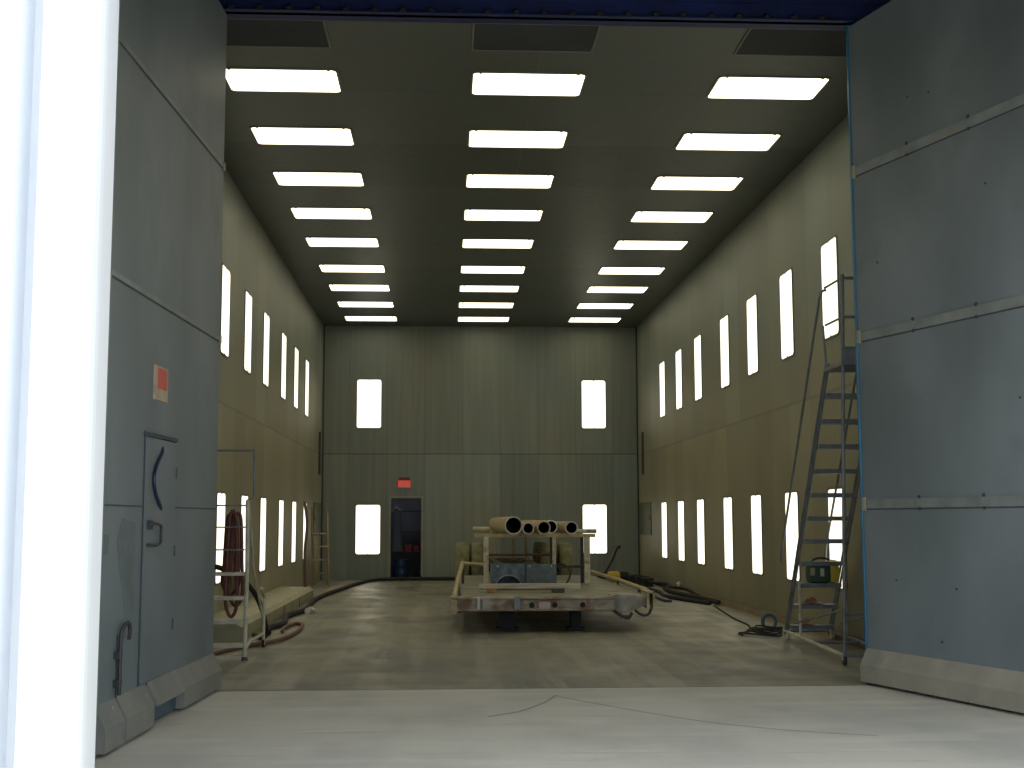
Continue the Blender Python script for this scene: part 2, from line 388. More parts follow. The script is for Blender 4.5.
# ---------------------------------------------------------------- the two big door leaves
class Leaf:
    def __init__(s, o, d, n):
        s.o = Vector((*o, 0)); s.d = Vector((*d, 0)).normalized(); s.n = Vector((*n, 0)).normalized()
    def p(s, a, n, z): return s.o + s.d * a + s.n * n + Vector((0, 0, z))
    def box(s, mb, a0, a1, n0, n1, z0, z1):
        return mb.prism([s.p(a0, n0, z0), s.p(a1, n0, z0), s.p(a1, n1, z0), s.p(a0, n1, z0)], (0, 0, z1 - z0))
    def prof(s, mb, a0, a1, pr): return mb.prism([s.p(a0, n, z) for n, z in pr], s.d * (a1 - a0))
LL = Leaf((-2.205, 12.3), (-.05, -1), (1, -.05))
RL = Leaf((4.12, 12.3), (.295, -.955), (-.955, -.295))
PROF = [(.002, .03), (.085, .03), (.085, .19), (.002, .345)]
def strips(L, t, W, zs, band, a_bolts):
    for z in zs:
        L.box(MB(), .03, W - .02, .001, .010, z, z + band).done('joint_strip', M_STRIP, t)
        L.box(MB(), .03, W - .02, .001, .004, z - .014, z).done('joint_gap', M_LEAFD, t)
        L.box(MB(), .005, .05, .001, .02, z - .02, z + band + .02).done('hinge_tab', M_LEDGE, t)
        for a in a_bolts:
            for zz in (z - .01, z + band + .01):
                c = L.p(a, .012, zz)
                MB().tube([c, c + L.n * .010], [.017, .013], 10).done('bolt', M_DARK, t)
# right leaf
W = 3.45
t = thing('door_2', tuple(RL.p(0, 0, 0)), 'tall grey steel door leaf swung wide open beside the rolling platform ladder', None, None, 'structure')
RL.box(MB(), 0, W, -.11, 0, .02, 6.63).done('leaf_panel', M_LEAF, t)
strips(RL, t, W, (5.05, 3.36, 1.70), .09, (.87, 1.73, 2.6))
RL.prof(MB(), -.02, W, PROF).done('skirt', M_SKIRT, t)
RL.box(MB(), 0, W, -.06, -.03, 0, .02).done('floor_seal', M_BLACK, t)
for a, z in ((.48, 1.02), (1.32, .98), (1.9, 4.5), (.9, 5.6), (.35, 4.1), (2.2, 2.6), (1.2, 5.55), (1.1, .5)):
    c = RL.p(a, .0, z); MB().tube([c, c + RL.n * .006], .011, 8).done('screw', M_DARK, t)
# left leaf
t = thing('door_1', tuple(LL.p(0, 0, 0)), 'tall grey steel door leaf with a small access door in it, beside the white jamb', None, None, 'structure')
LL.box(MB(), 0, W, -.11, 0, .02, 6.63).done('leaf_panel', M_LEAF, t)
LL.box(MB(), W, W + .05, -.11, .03, .02, 6.63).done('edge_angle', M_STRIP, t)
strips(LL, t, W, (5.05, 3.33), .04, ())
for a0, a1 in ((.03, 1.53), (2.47, W - .02)):
    LL.box(MB(), a0, a1, .001, .006, 1.70, 1.712).done('joint_gap', M_LEAFD, t)
LL.prof(MB(), -.02, 1.37, PROF).done('skirt', M_SKIRTL, t)
LL.prof(MB(), 1.37, 2.22, [(.002, .30), (.088, .165), (.105, .175), (.012, .355)]).done('skirt', M_SKIRTL, t)
LL.prof(MB(), 2.26, 2.97, PROF).done('skirt', M_SKIRTL, t)
LL.prof(MB(), 3.01, W, PROF).done('skirt', M_SKIRTL, t)
LL.box(MB(), 1.37, 2.26, .002, .015, .03, .3).done('recess_plate', mat('recess_blue', (.05, .10, .14), .5), t)
LL.box(MB(), 0, W, -.06, -.03, 0, .02).done('floor_seal', M_BLACK, t)
LL.box(MB(), 2.975, 2.995, .001, .007, .34, .78).done('joint_gap', M_LEAFD, t)
ad = LL.box(MB(), 1.56, 2.43, .004, .016, .36, 2.245).done('access_door', M_LEAF, t)
b = MB(); LL.box(b, 1.54, 1.56, .002, .008, .35, 2.29); LL.box(b, 2.43, 2.445, .002, .008, .35, 2.29); b.done('door_gap', M_LEAFD, t)
LL.box(MB(), 1.56, 2.46, .002, .03, 2.25, 2.28).done('drip_strip', M_LEAFD, t)
hp = [LL.p(a, n, z) for a, n, z in ((1.98, .016, 2.18), (2.04, .03, 2.13), (2.20, .035, 2.03), (2.27, .035, 1.93), (2.22, .035, 1.82), (2.08, .03, 1.73), (1.98, .016, 1.69))]
MB().tube(bez(hp, 6), .014, 10).done('handle', M_NAVY, ad, True)['label'] = 'dark bowed pull handle'
lp = [LL.p(a, n, z) for a, n, z in ((2.36, .016, 1.56), (2.33, .06, 1.575), (2.14, .06, 1.56), (2.12, .06, 1.50), (2.14, .06, 1.42), (2.3, .06, 1.405), (2.36, .016, 1.41))]
MB().tube(bez(lp, 5), .012, 8).done('latch', M_DARK, ad, True)
LL.box(MB(), 2.30, 2.37, .016, .045, 1.53, 1.60).done('latch_plate', M_DARK, ad)
for z in (.7, 1.3, 1.95):
    MB().tube([LL.p(1.55, .018, z), LL.p(1.55, .018, z + .09)], .009, 8).done('hinge', M_LEAFD, ad)
b = MB(); b.tube(bez([LL.p(2.99, .03, .36), LL.p(2.99, .03, .7), LL.p(2.97, .035, .82), LL.p(2.88, .05, .86), LL.p(2.84, .05, .80), LL.p(2.86, .05, .74)], 6), .015, 8)
cb = b.done('cane_bolt', M_DARK, t, True)
for z in (.42, .62): LL.box(MB(), 2.93, 3.05, .002, .03, z, z + .05).done('bolt_guide', M_DARK, cb)
wp = [(2.62, 1.58), (2.95, 1.62), (3.05, 1.45), (2.98, 1.25), (2.9, 1.1), (2.82, .95), (2.7, .8), (2.6, .84), (2.58, 1.0), (2.66, 1.15), (2.6, 1.3)]
MB().prism([LL.p(a, .0008, z) for a, z in wp], LL.n * .0012).done('worn_patch', M_PATCH, t)
LL.box(MB(), 3.27, 3.42, .001, .012, 1.36, 1.5).done('cover_plate', M_PATCH, t)
for a, z in ((2.75, .15), (2.5, .13), (2.4, .28), (2.85, .27), (3.1, .14), (3.2, .3), (.4, .12), (.9, .13)):
    c = LL.p(a, .085 if z < .19 else .05, z); MB().tube([c, c + LL.n * .006], .009, 8).done('screw', M_PALE, t)
# sign on the left leaf
c = LL.p(2.06, .004, 2.69)
sg = thing('wall_sign', tuple(c), 'small red and pale sign above the access door of the steel leaf', 'sign')
LL.box(MB(), 1.87, 2.25, .001, .014, 2.555, 2.83).done('board', M_SIGNB, sg)
LL.box(MB(), 1.90, 2.17, .014, .017, 2.65, 2.815).done('red_field', mat('sign_red_field', (.55, .09, .07), .5), sg)

# ---------------------------------------------------------------- exit sign over the back doorway
t = thing('exit_sign', (-1.115, YB - .04, 2.43), 'small lit red exit sign over the doorway in the back wall', 'sign')
MB().box(-1.29, -.94, YB - .07, YB - .001, 2.45, 2.66, .01).done('housing', M_SIGNR, t)
MB().box(-1.275, -.955, YB - .076, YB - .071, 2.465, 2.645).done('face', M_SIGNP, t)
MB().box(-1.27, -.97, YB - .05, YB - .001, 2.66, 2.73, .01).done('top_cap', mat('sign_top', (.16, .04, .035), .6), t)
cu = bpy.data.curves.new('exit_lettering', 'FONT'); cu.body = 'EXIT'; cu.size = .17; cu.extrude = .003; cu.align_x = 'CENTER'; cu.align_y = 'CENTER'; cu.materials.append(M_EXIT); cu.offset = .006
tmp = bpy.data.objects.new('tmp', cu); COL.objects.link(tmp); bpy.context.view_layer.update()
me = bpy.data.meshes.new_from_object(tmp.evaluated_get(bpy.context.evaluated_depsgraph_get())); bpy.data.objects.remove(tmp)
lo = bpy.data.objects.new('lettering', me); COL.objects.link(lo); lo.parent = t; lo.location = Vector((-1.115, YB - .079, 2.555)) - t.location; lo.rotation_euler = (math.pi / 2, 0, 0)

# ---------------------------------------------------------------- things in the store room
def drum(name, x, y, m, label):
    t = thing(name, (x, y, 0), label, 'drum')
    MB().lathe([(.2, 0), (.21, .01), (.21, .13), (.22, .145), (.21, .16), (.21, .33), (.22, .345), (.21, .36), (.21, .5), (.2, .51)], (x, y, 0), 'z', 24).done('body', m, t, True)
    MB().lathe([(.19, .505), (.19, .525), (.17, .53)], (x, y, 0), 'z', 24).done('lid', M_DARK, t)
drum('drum', -1.22, YB + .75, M_DENIM, 'dark blue drum standing inside the back doorway')
t = thing('shelf_unit', (-1.0, YB + 1.6, 0), 'dark metal shelf unit seen through the back doorway', 'shelf')
for x in (-1.75, -.35):
    for y in (YB + 1.45, YB + 1.95): MB().box(x - .02, x + .02, y - .02, y + .02, 0, 2.2).done('post', M_DARK, t)
for z in (.68, 1.25, 1.82): MB().box(-1.77, -.33, YB + 1.43, YB + 1.97, z, z + .03).done('shelf_board', M_DARK, t)
for i, (x, w, h) in enumerate(((-1.25, .16, .13), (-1.03, .18, .2), (-.82, .14, .16))):
    solo('red_box', MB().box(x - w / 2, x + w / 2, YB + 1.5, YB + 1.75, .71, .71 + h, .008), M_REDBOX,
         ['small red box, lowest and first of three on the store shelf', 'tall red box, middle of three on the store shelf', 'red box, narrowest of three on the store shelf'][i], 'box', 'red boxes on the store shelf', False)
t = thing('work_coat', (-1.35, YB + .32, .75), 'dark blue work coat hanging just inside the back doorway', 'coat')
MB().lathe([(.02, 1.15), (.10, 1.11), (.19, 1.02), (.2, .75), (.19, .5), (.22, .2), (.25, 0), (.23, .01), (.05, .03)], (0, 0, 0), 'z', 14).done('x', M_CLOTH, None)
o = bpy.data.objects['x']; o.name = 'coat_body'; o.data.name = 'coat_body'; o.scale = (.75, .4, 1); o.parent = t; o.location = (0, 0, 0)
MB().tube([(-1.37, YB + .32, 1.88), (-1.35, YB + .32, 1.97), (-1.31, YB + .32, 1.92), (-1.22, YB + .34, 1.86)], .012, 6).done('hanger', M_PIPEW, t)

# ---------------------------------------------------------------- small wall panels at the far ends of the side walls
for sx, X, nm in ((1, XR, 'right'), (-1, XL, 'left')):
    t = thing('access_hatch', (X, 33.05, 1.6), f'olive metal hatch low on the {nm} wall near the back corner', 'hatch', 'hatches by the back corners')
    xs = sorted((X - sx * .001, X - sx * .025)); MB().box(xs[0], xs[1], 32.1, 33.95, 1.2, 2.04, .006).done('cover', mat('olive_hatch_' + nm, (.07, .085, .035), .6), t)
    xs = sorted((X - sx * .025, X - sx * .04)); MB().box(xs[0], xs[1], 32.2, 32.26, 1.58, 1.7).done('latch', M_DARK, t)
    solo('cable_duct', MB().box(*sorted((X, X - sx * .05)), 33.2, 33.32, 2.78, 3.9, .008), M_DARK, f'dark upright duct on the {nm} wall above the olive hatch', 'duct', 'upright ducts by the back corners', False)

# ---------------------------------------------------------------- ledge along the left wall
t = thing('wall_ledge', (-3.0, 19.5, 0), 'long low tan metal ledge along the foot of the left wall', 'ledge')
MB().prism([(XL, 17.0, 0), (-2.68, 17.0, 0), (-2.68, 17.0, .19), (-2.76, 17.0, .24), (XL, 17.0, .26)], (0, 9.1, 0)).done('casing', M_LEDGE, t)
for y in (19.2, 21.4, 23.6): MB().box(-2.682, -2.672, y - .02, y + .02, .02, .19).done('joint_cover', M_DARK, t)

# ---------------------------------------------------------------- trailer
T = thing('trailer', (1.5, 18.3, 0), 'long low steel trailer with scuffed front beam standing in the booth', 'trailer')
b = MB(); b.prism([(.12, 18.32, .44), (2.42, 18.32, .44), (2.93, 18.75, .44), (2.93, 25.3, .44), (.28, 25.3, .44), (.12, 19.5, .44)], (0, 0, .055)); b.done('deck', M_DECK, T)
b = MB(); b.prism([(.09, 18.16, .30), (.09, 18.34, .30), (.09, 18.34, .505), (.09, 18.16, .505), (.09, 18.13, .49), (.09, 18.13, .47), (.09, 18.16, .455), (.09, 18.16, .35), (.09, 18.13, .335), (.09, 18.13, .31)], (2.32, 0, 0)); b.done('front_beam', M_BUMP, T)
MB().box(1.33, 1.49, 18.12, 18.135, .335, .43, .004).done('blank_plate', mat('pinkish_plate', (.5, .4, .36), .6), T)
for x in (1.23, 1.56, 1.96):
    MB().lathe([(.04, .02), (.04, -.004), (.03, -.008)], (x, 18.16, .385), 'y', 16).done('lamp_socket', M_BLACK, T)
for x, w, m in ((.58, .1, M_PALE), (.47, .04, M_PIPEW), (1.02, .09, M_LAD)):
    MB().box(x - w / 2, x + w / 2, 18.122, 18.136, .33, .495).done('paint_patch', m, T)
for x in (.9, 1.9):      # front stands
    w = .11 if x < 1 else .075
    l = MB().box(x - w, x + w, 18.5, 18.75, .03, .44, .02).done('support_leg', M_BLACK, T)
    MB().box(x - w - .05, x + w + .05, 18.44, 18.82, 0, .035, .01).done('foot_plate', M_BLACK, l)
b = MB(); b.box(.7, .82, 18.4, 29.3, .28, .44); b.box(1.98, 2.1, 18.4, 25.3, .28, .44); b.done('chassis_rail', M_DARK, T)
for y in (19.8, 21.6, 23.4, 25.1): MB().box(.2, 2.85, y, y + .09, .34, .44).done('cross_member', M_DARK, T)
b = MB(); b.box(1.0, 1.14, 25.2, 29.3, .45, .72); b.box(1.7, 1.84, 25.2, 29.3, .45, .72); b.box(1.0, 1.84, 25.2, 25.35, .3, .72); b.box(1.0, 1.84, 29.2, 29.35, .45, .72); b.box(1.14, 1.7, 27.8, 28.1, .5, .72); b.done('rear_frame', M_TYRE, T)
def tyre(x, y, w=.29, r=.55):
    tw = MB().lathe([(r * .55, -w * .42), (r * .8, -w * .5), (r * .94, -w * .46), (r, -w * .32), (r, w * .32), (r * .94, w * .46), (r * .8, w * .5), (r * .55, w * .42)], (x, y, r), 'x', 40, True).done('wheel', M_TYRE, T, True)
    MB().lathe([(r * .56, -w * .3), (r * .5, -w * .2), (r * .2, -w * .2), (r * .18, -w * .45), (r * .18, w * .45), (r * .2, w * .2), (r * .5, w * .2), (r * .56, w * .3)], (x, y, r), 'x', 24, True).done('rim', M_TAN, tw, True)
for y in (27.3, 28.6):
    for x in (.36, .69, 2.13, 2.56): tyre(x, y)
    MB().tube([(.3, y, .55), (2.6, y, .55)], .06, 12).done('axle', M_DARK, T)
# right front outrigger
b = MB()
sec = [(2.38, 18.22, .30, .515), (2.46, 18.15, .27, .53), (2.58, 18.12, .275, .53), (2.70, 18.14, .31, .525), (2.82, 18.2, .35, .51), (2.9, 18.25, .37, .50)]
rings = []
for x, y0, z0, z1 in sec:
    c = .02; y1 = 18.62
    rings.append([b.bm.verts.new(p) for p in ((x, y0 + c, z0), (x, y1, z0), (x, y1, z1), (x, y0 + c, z1), (x, y0, z1 - c), (x, y0, z0 + c))])
for A, B in zip(rings, rings[1:]):
    for j in range(6): b.bm.faces.new((A[j], A[(j + 1) % 6], B[(j + 1) % 6], B[j]))
b.bm.faces.new(rings[0][::-1]); b.bm.faces.new(rings[-1]); b.done('outrigger', M_PALE, T, True)['label'] = 'pale scuffed outrigger'
b = MB(); b.box(2.88, 2.92, 18.15, 18.7, .33, .56, .006); b.box(2.97, 3.0, 18.15, 18.7, .36, .57, .006); b.box(2.88, 3.0, 18.15, 18.7, .54, .57, .006); ob = b.done('outrigger_bracket', M_TAN, T)
b = MB(); b.tube(bez([(2.72, 18.2, .30), (2.80, 18.14, .24), (2.90, 18.14, .25), (2.96, 18.18, .36)], 5), .02, 8); b.done('hook', M_DARK, T, True)
b = MB(); b.tube(bez([(2.40, 18.2, .31), (2.48, 18.12, .25), (2.60, 18.1, .20), (2.66, 18.12, .27)], 5), .024, 8); b.box(2.5, 2.62, 18.08, 18.2, .2, .235, .005); b.done('hook', M_DARK, T, True)
MB().box(2.37, 2.42, 18.12, 18.2, .535, .56, .008).done('bolt_head', M_PIPEW, T)
# rails
b = MB(); b.tube([(2.96, 18.6, .56), (2.95, 21.5, .57), (2.93, 25.4, .555)], .035, 10); b.done('side_rail', M_TAN, T, True)
for y in (19.2, 21.6, 24.2): MB().tube([(2.93, y, .46), (2.94, y, .56)], .02, 8).done('rail_bracket', M_DARK, T)
b = MB(); b.tube([(.13, 18.3, .5), (.17, 19.6, .60), (.29, 22.0, .855)], .036, 10); b.tube([(.29, 22.0, .855), (.45, 22.0, .84), (.70, 22.0, .82)], .028, 10); b.done('guard_rail', M_TAN, T, True)
b = MB(); b.box(.2, .23, 18.6, 22.0, .5, .53); b.tube([(.2, 18.35, .50), (.20, 18.35, .27)], .025, 8); b.tube([(.3, 22.0, .855), (.3, 22.0, .5)], .022, 8); b.tube([(.17, 19.6, .60), (.17, 19.6, .5)], .02, 8); b.done('guard_brace', M_DARK, T)
MB().box(.07, .16, 18.14, 18.4, .26, .52, .01).done('corner_bracket', M_TAN, T)
for x, y0 in ((.75, 20.7), (1.75, 23)): MB().box(x - .5, x + .5, y0, y0 + .05, .495, .515).done('deck_batten', M_TIMB, T)

# ---------------------------------------------------------------- pipe racks and pipes
def rack(y, label, posts, bars, crosses, stubs, ztop):
    t = thing('pipe_rack', (1.5, y, .5), label, 'rack', 'pipe racks on the trailer')
    for x, w, m, z0 in posts:
        MB().box(x - w / 2, x + w / 2, y - .05, y + .05, z0, ztop - .05, .008).done('post', m, t)
    MB().box(.5 if y < 25 else .98, 2.6 if y < 25 else 2.2, y - .04, y + .04, ztop - .06, ztop, .006).done('crossbar', M_TAN, t)
    for x0, x1, z, m in bars: MB().tube([(x0, y + .02, z), (x1, y + .02, z)], .022, 8).done('brace', m, t)
    for x0, x1, z, r, m in stubs: MB().tube([(x0, y - .03, z), (x1, y - .03, z)], r, 12).done('end_stop', m, t)
    return t
rack(22.0, 'cream and tan pipe rack standing across the trailer deck, in front', ((.70, .085, M_CREAM, .495), (2.455, .10, M_CREAM, .495), (1.88, .06, M_CREAM, .495)),
     ((.74, 1.86, .99, M_RED), (1.9, 2.41, .785, M_DARK), (.74, 1.1, .80, M_DARK)), None, ((.47, .76, 1.435, .042, M_TAN), (2.28, 2.62, 1.395, .036, M_CREAM)), 1.35)
t = rack(27.95, 'plain tan pipe rack under the far ends of the pipes, behind the wheels', ((1.49, .05, M_TAN, .72), (1.07, .07, M_TAN, .72), (1.77, .07, M_TAN, .72)), (), None, (), 1.35)
bpy.data.objects['pipe_rack']['group'] = 'pipe racks on the trailer'
MB().tube([(1.84, 22.06, .5), (1.84, 22.06, 1.3)], .03, 8).done('post', M_DARK, bpy.data.objects['pipe_rack'])
MB().tube([(2.375, 22.06, .5), (2.375, 22.06, 1.3)], .03, 8).done('post', M_DARK, bpy.data.objects['pipe_rack'])
pl = ['widest pipe on the rack, leftmost with a big dark mouth', 'small pipe on the rack tucked beside the widest pipe', 'pipe on the rack that overlaps the white rimmed pipe',
      'white rimmed pipe set back on the rack behind its neighbour', 'rightmost pipe on the rack, nearest the lit back panel']
for (x, y0, r, y1, rim), lb in zip(((1.14, 21.3, .15, 29.0, M_PIPEW), (1.392, 21.35, .10, 30.2, M_PIPEW), (1.645, 21.2, .112, 29.8, M_TAN), (1.888, 22.7, .118, 30.5, M_WHITE), (2.12, 21.3, .108, 29.9, M_PIPEW)), pl):
    z = 1.35 + r
    t = thing('steel_pipe', (x, y0, z), lb, 'pipe', 'pipes lying on the rack')
    MB().lathe([(r, 0), (r, y1 - y0), (r - .012, y1 - y0), (r - .012, 0)], (x, y0, z), 'y', 36, True).done('wall', M_PIPE, t, True)
    MB().lathe([(r + .002, -.003), (r + .002, .03), (r - .018, .03), (r - .018, -.003)], (x, y0, z), 'y', 36, True).done('cut_rim', rim, t, True)
    MB().lathe([(r - .0125, .04), (r - .0125, 2.5), (r - .016, 2.5), (r - .016, .04)], (x, y0, z), 'y', 28, True).done('lining', M_BLACK, t, True)

# blue grey sheet box with an arched opening
t = thing('sheet_metal_box', (1.25, 20.2, .5), 'blue grey sheet metal box with an arched cut-out standing on the trailer deck', 'box')
Y0 = 20.15; xa, xb, xm = .725, 1.76, 1.27
arch = [(1.0 + .21 * math.cos(a), .52 + .2 * math.sin(a) * 1.0) for a in (math.pi * k / 20 for k in range(21))]
out = [(xa, .5), (xa, .905), (xm, .905), (xm, .5)]
pts = [(xa, .5), (xa, .905), (xm, .905), (xm, .5)] + [(1.21, .5)] + [(px, pz) for px, pz in arch] + [(.79, .5)]
MB().prism([(x, Y0, z) for x, z in pts], (0, .012, 0)).done('arched_plate', M_BLUSH, t)
MB().tube([(px, Y0 - .004, pz) for px, pz in arch], .013, 8).done('arch_lip', mat('scuffed_lip', (.2, .2, .22), .5), t, True)
MB().box(xm, xb, Y0, Y0 + .012, .5, .89).done('plain_plate', mat('dark_sheet', (.075, .10, .095), .5, .1, .3, 8), t)
b = MB(); b.box(xa, xa + .012, Y0 + .012, Y0 + .5, .5, .9); b.box(xb - .012, xb, Y0 + .012, Y0 + .5, .5, .88); b.box(xa, xb, Y0 + .5, Y0 + .512, .5, .88); b.box(xa, xb, Y0 + .012, Y0 + .5, .87, .88); b.done('casing', M_BLUSH, t)
MB().tube([(xm, Y0 - .006, .5), (xm, Y0 - .006, .9)], .012, 8).done('edge_fold', M_DARK, t)
for x in (xa + .1, xm + .06, xb - .08): MB().tube([(x, Y0 - .008, .86), (x, Y0, .86)], .012, 8).done('rivet', M_PIPEW, t)
# timber in front of it on blocks
solo('timber_beam', MB().box(.50, 2.05, 19.25, 19.40, .555, .63, .012), M_TIMB, 'long pale timber lying across the trailer deck on two blocks', 'timber')
solo('support_block', MB().box(.63, .77, 19.22, 19.42, .495, .555, .006), M_ORANGE, 'orange brown block under the left end of the timber', 'block', 'blocks under the timber', False)
solo('support_block', MB().box(1.62, 1.8, 19.22, 19.42, .495, .555, .006), M_DARK, 'dark block under the right part of the timber', 'block', 'blocks under the timber', False)
solo('cable_loop', MB().tube(bez([(1.86, 20.4, .51), (1.97, 20.5, .6), (2.03, 20.7, .75), (1.93, 20.9, .86), (1.83, 21.0, .8), (1.82, 21.2, .52)], 6), .014, 8), M_HOSE, 'black cable looping up beside the blue grey sheet box', 'cable')

# ---------------------------------------------------------------- rolling platform ladder on the right
T = thing('platform_ladder', (4.7, 15.3, 0), 'tall grey rolling platform ladder standing by the right wall', 'ladder')
def lx(y): return 4.385 + (y - 13.9) * .06
WD = .60
def stair(z): return 16.75 - (z - .2) * (16.75 - 14.3) / 3.15
for k in range(12):
    z = .2 + .286 * k; y = stair(z)
    if k < 11: MB().box(lx(y) + .015, lx(y) + WD - .015, y - .09, y + .09, z - .055, z, .006).done('step', M_LAD, T)
    else:
        MB().box(lx(14.0), lx(14.0) + WD, 13.66, 14.38, z - .05, z, .006).done('platform', M_LAD, T)
for dx in (0, WD):
    for dn in (-.055, .055):
        b = MB(); b.tube([(lx(17.0) + dx, 16.98 + dn, .06), (lx(14.3) + dx, 14.28 + dn, 3.38)], .016, 8); b.done('stringer', M_LAD, T)
    b = MB(); b.tube([(lx(13.9) + dx, 13.88, .1), (lx(17) + dx, 17.0, .1)], .022, 8); b.done('base_tube', M_LADL if dx == 0 else M_LAD, T)
    b = MB(); b.tube([(lx(13.9) + dx, 13.88, .08), (lx(13.7) + dx + .05, 13.68, 4.32)], .021, 8); b.done('rear_post', M_LAD, T)
    hr = [(lx(16.7) + dx - .03, 16.95, 1.02), (lx(16.7) + dx - .04, 16.86, 1.2), (lx(16.7) + dx - .03, 16.72, 1.47), (lx(14.5) + dx - .01, 14.52, 4.2), (lx(14.5) + dx, 14.44, 4.27), (lx(14.4) + dx + .03, 14.38, 4.27)]
    b = MB(); b.tube(hr, .016, 8); b.done('handrail', M_LAD, T)
    b = MB(); b.tube([(lx(14.3) + dx, 14.32, 3.35), (lx(14.3) + dx - .02, 14.34, 3.84)], .014, 8); b.done('rail_post', M_LAD, T)
    for z in (3.84, 4.28):
        b = MB(); b.tube([(lx(13.7) + dx + .045, 13.7, z), (lx(14.3) + dx, 14.3, z - (.0 if z < 4 else -.0))], .014, 8); b.done('guard_rail', M_LAD, T)
    b = MB(); b.tube([(lx(16.2) + dx + .03, 16.2, .1), (lx(16.2) + dx + .03, 16.2, .8)], .018, 8); b.done('support_post', M_LADL, T)
    b = MB(); b.tube([(lx(13.8) + dx, 13.88, .6), (lx(16.4) + dx, 16.4, .25)], .012, 8); b.done('side_brace', M_LAD, T)
for z in (3.84, 4.28):
    b = MB(); b.tube([(lx(13.7) + .045, 13.69, z), (lx(13.7) + WD + .045, 13.69, z)], .017, 8); b.done('guard_rail', M_LAD, T)
MB().box(lx(13.7), lx(13.7) + WD, 13.64, 13.655, 3.3, 3.5).done('kick_plate', M_LAD, T)
for z in (.1, .55): MB().tube([(lx(13.9), 13.88, z), (lx(13.9) + WD, 13.88, z)], .016, 8).done('cross_tube', M_LAD, T)
MB().tube([(lx(17), 17.0, .1), (lx(17) + WD, 17.0, .1)], .02, 8).done('cross_tube', M_LAD, T)
MB().tube([(lx(15.4), 15.4, .1), (lx(15.4) + WD, 15.4, .1)], .018, 8).done('cross_tube', M_LAD, T)
for dx in (0, WD):
    for y in (13.9, 16.85):
        x = lx(y) + dx
        w = MB().lathe([(.05, -.018), (.055, -.01), (.055, .01), (.05, .018)], (x, y, .056), 'x', 18).done('caster', M_LADL if y > 15 else M_DARK, T, True)
        MB().box(x - .025, x + .025, y - .02, y + .02, .05, .11, .004).done('fork', M_LADL, w)
# things on its steps
z3 = .2 + .286 * 2; y3 = stair(z3)
t = thing('equipment_bag', (4.88, y3, z3), 'dark green equipment bag with a yellow end, on a low ladder step', 'bag')
b = MB(); b.box(4.68, 4.99, y3 - .11, y3 + .11, z3, z3 + .26, .07); b.done('body', M_GREEN, t, True)
b = MB(); b.box(4.96, 5.09, y3 - .12, y3 + .12, z3, z3 + .30, .055); b.done('end_band', M_YELL, t, True)
MB().box(4.83, 4.88, y3 - .118, y3 - .108, z3 + .09, z3 + .19, .004).done('label_patch', M_PIPEW, t)
MB().box(4.70, 4.76, y3 - .118, y3 - .108, z3 + .1, z3 + .2, .004).done('label_patch', M_SIGNB, t)
MB().tube(bez([(4.72, y3, z3 + .25), (4.8, y3, z3 + .31), (4.92, y3, z3 + .32), (5.0, y3, z3 + .28)], 5), .013, 8).done('handle', M_BLACK, t, True)
def rag(name, x, y, z, w, m, label):
    b = MB(); n = 14; g = []
    for i in range(n):
        g.append([b.bm.verts.new((x + (i / (n - 1) - .5) * w, y + (j / 7 - .5) * .17, z + .008 + .06 * math.exp(-((i / (n - 1) - .5) ** 2 + (j / 7 - .5) ** 2) * 9) * (1 + .6 * math.sin(i * 1.7 + j * 2.3)) * (1 if 0 < i < n - 1 and 0 < j < 7 else .1))) for j in range(8)])
    for i in range(n - 1):
        for j in range(7): b.bm.faces.new((g[i][j], g[i + 1][j], g[i + 1][j + 1], g[i][j + 1]))
    o = b.done(name, m, None, True); md = o.modifiers.new('s', 'SOLIDIFY'); md.thickness = .006
    return tag(o, label, 'rag', 'rags on the ladder steps')
rag('shop_rag', 4.80, stair(.486), .486, .3, M_MAROON, 'crumpled maroon rag on the second step of the rolling ladder')
rag('shop_rag', 4.78, stair(.2), .2, .2, M_BROWN, 'small brown rag on the bottom step of the rolling ladder')

# ---------------------------------------------------------------- ladder on the left
T = thing('rolling_ladder', (-2.6, 15.2, 0), 'pale dusty rolling ladder half hidden by the left door leaf', 'ladder')
xr, xl = -2.30, -2.98; YL = 14.85
for x in (xr, xl):
    MB().tube([(x, YL, .03), (x + .01 * (1 if x == xr else -1), YL, 1.0), (x, YL, 1.83)], .024, 10).done('rail', M_LADL, T)
    MB().tube([(x, YL, .12), (x - .02, YL + .5, .17), (x, 16.35, .17)], .02, 10).done('base_leg', M_LADL, T)
    MB().tube([(x, 16.35, .03), (x, 16.35, .62), (x, 16.1, .75)], .02, 10).done('rear_leg', M_LADL, T)
    MB().tube([(x, 16.35, .3), (x - .01, 15.5, 1.0), (x + .005, YL + .06, 1.8)], .014, 10).done('brace', M_LADL, T)
    MB().tube([(x, YL, 1.83), (x + (.06 if x == xr else 0), YL + .06, 1.86), (x + (.06 if x == xr else 0), YL + .06, 2.42)], .013, 8).done('handrail', M_LAD, T)
    MB().lathe([(.05, -.015), (.05, .015)], (x, 16.35, .05), 'x', 16).done('caster', M_BLACK, T)
    MB().lathe([(.04, 0), (.03, .04)], (x, YL, 0), 'z', 12).done('foot', M_DARK, T)
MB().tube([(xr + .06, YL + .06, 2.41), (xl, YL + .06, 2.41)], .014, 8).done('handrail', M_LAD, T)
for z, th in ((1.77, .011), (1.52, .011), (1.26, .011), (.985, .026), (.71, .03), (.44, .03), (.17, .03)):
    d = .02 if th < .02 else .12
    MB().box(xl + .02, xr - .02, YL - .01, YL - .01 + d, z - th, z + th * .6, .005).done('step' if th > .02 else 'rung', M_LADL if th > .02 else M_LAD, T)
MB().box(xl, xr, YL - .01, YL + .01, .02, .05).done('bottom_bar', M_LADL, T)
b = MB()
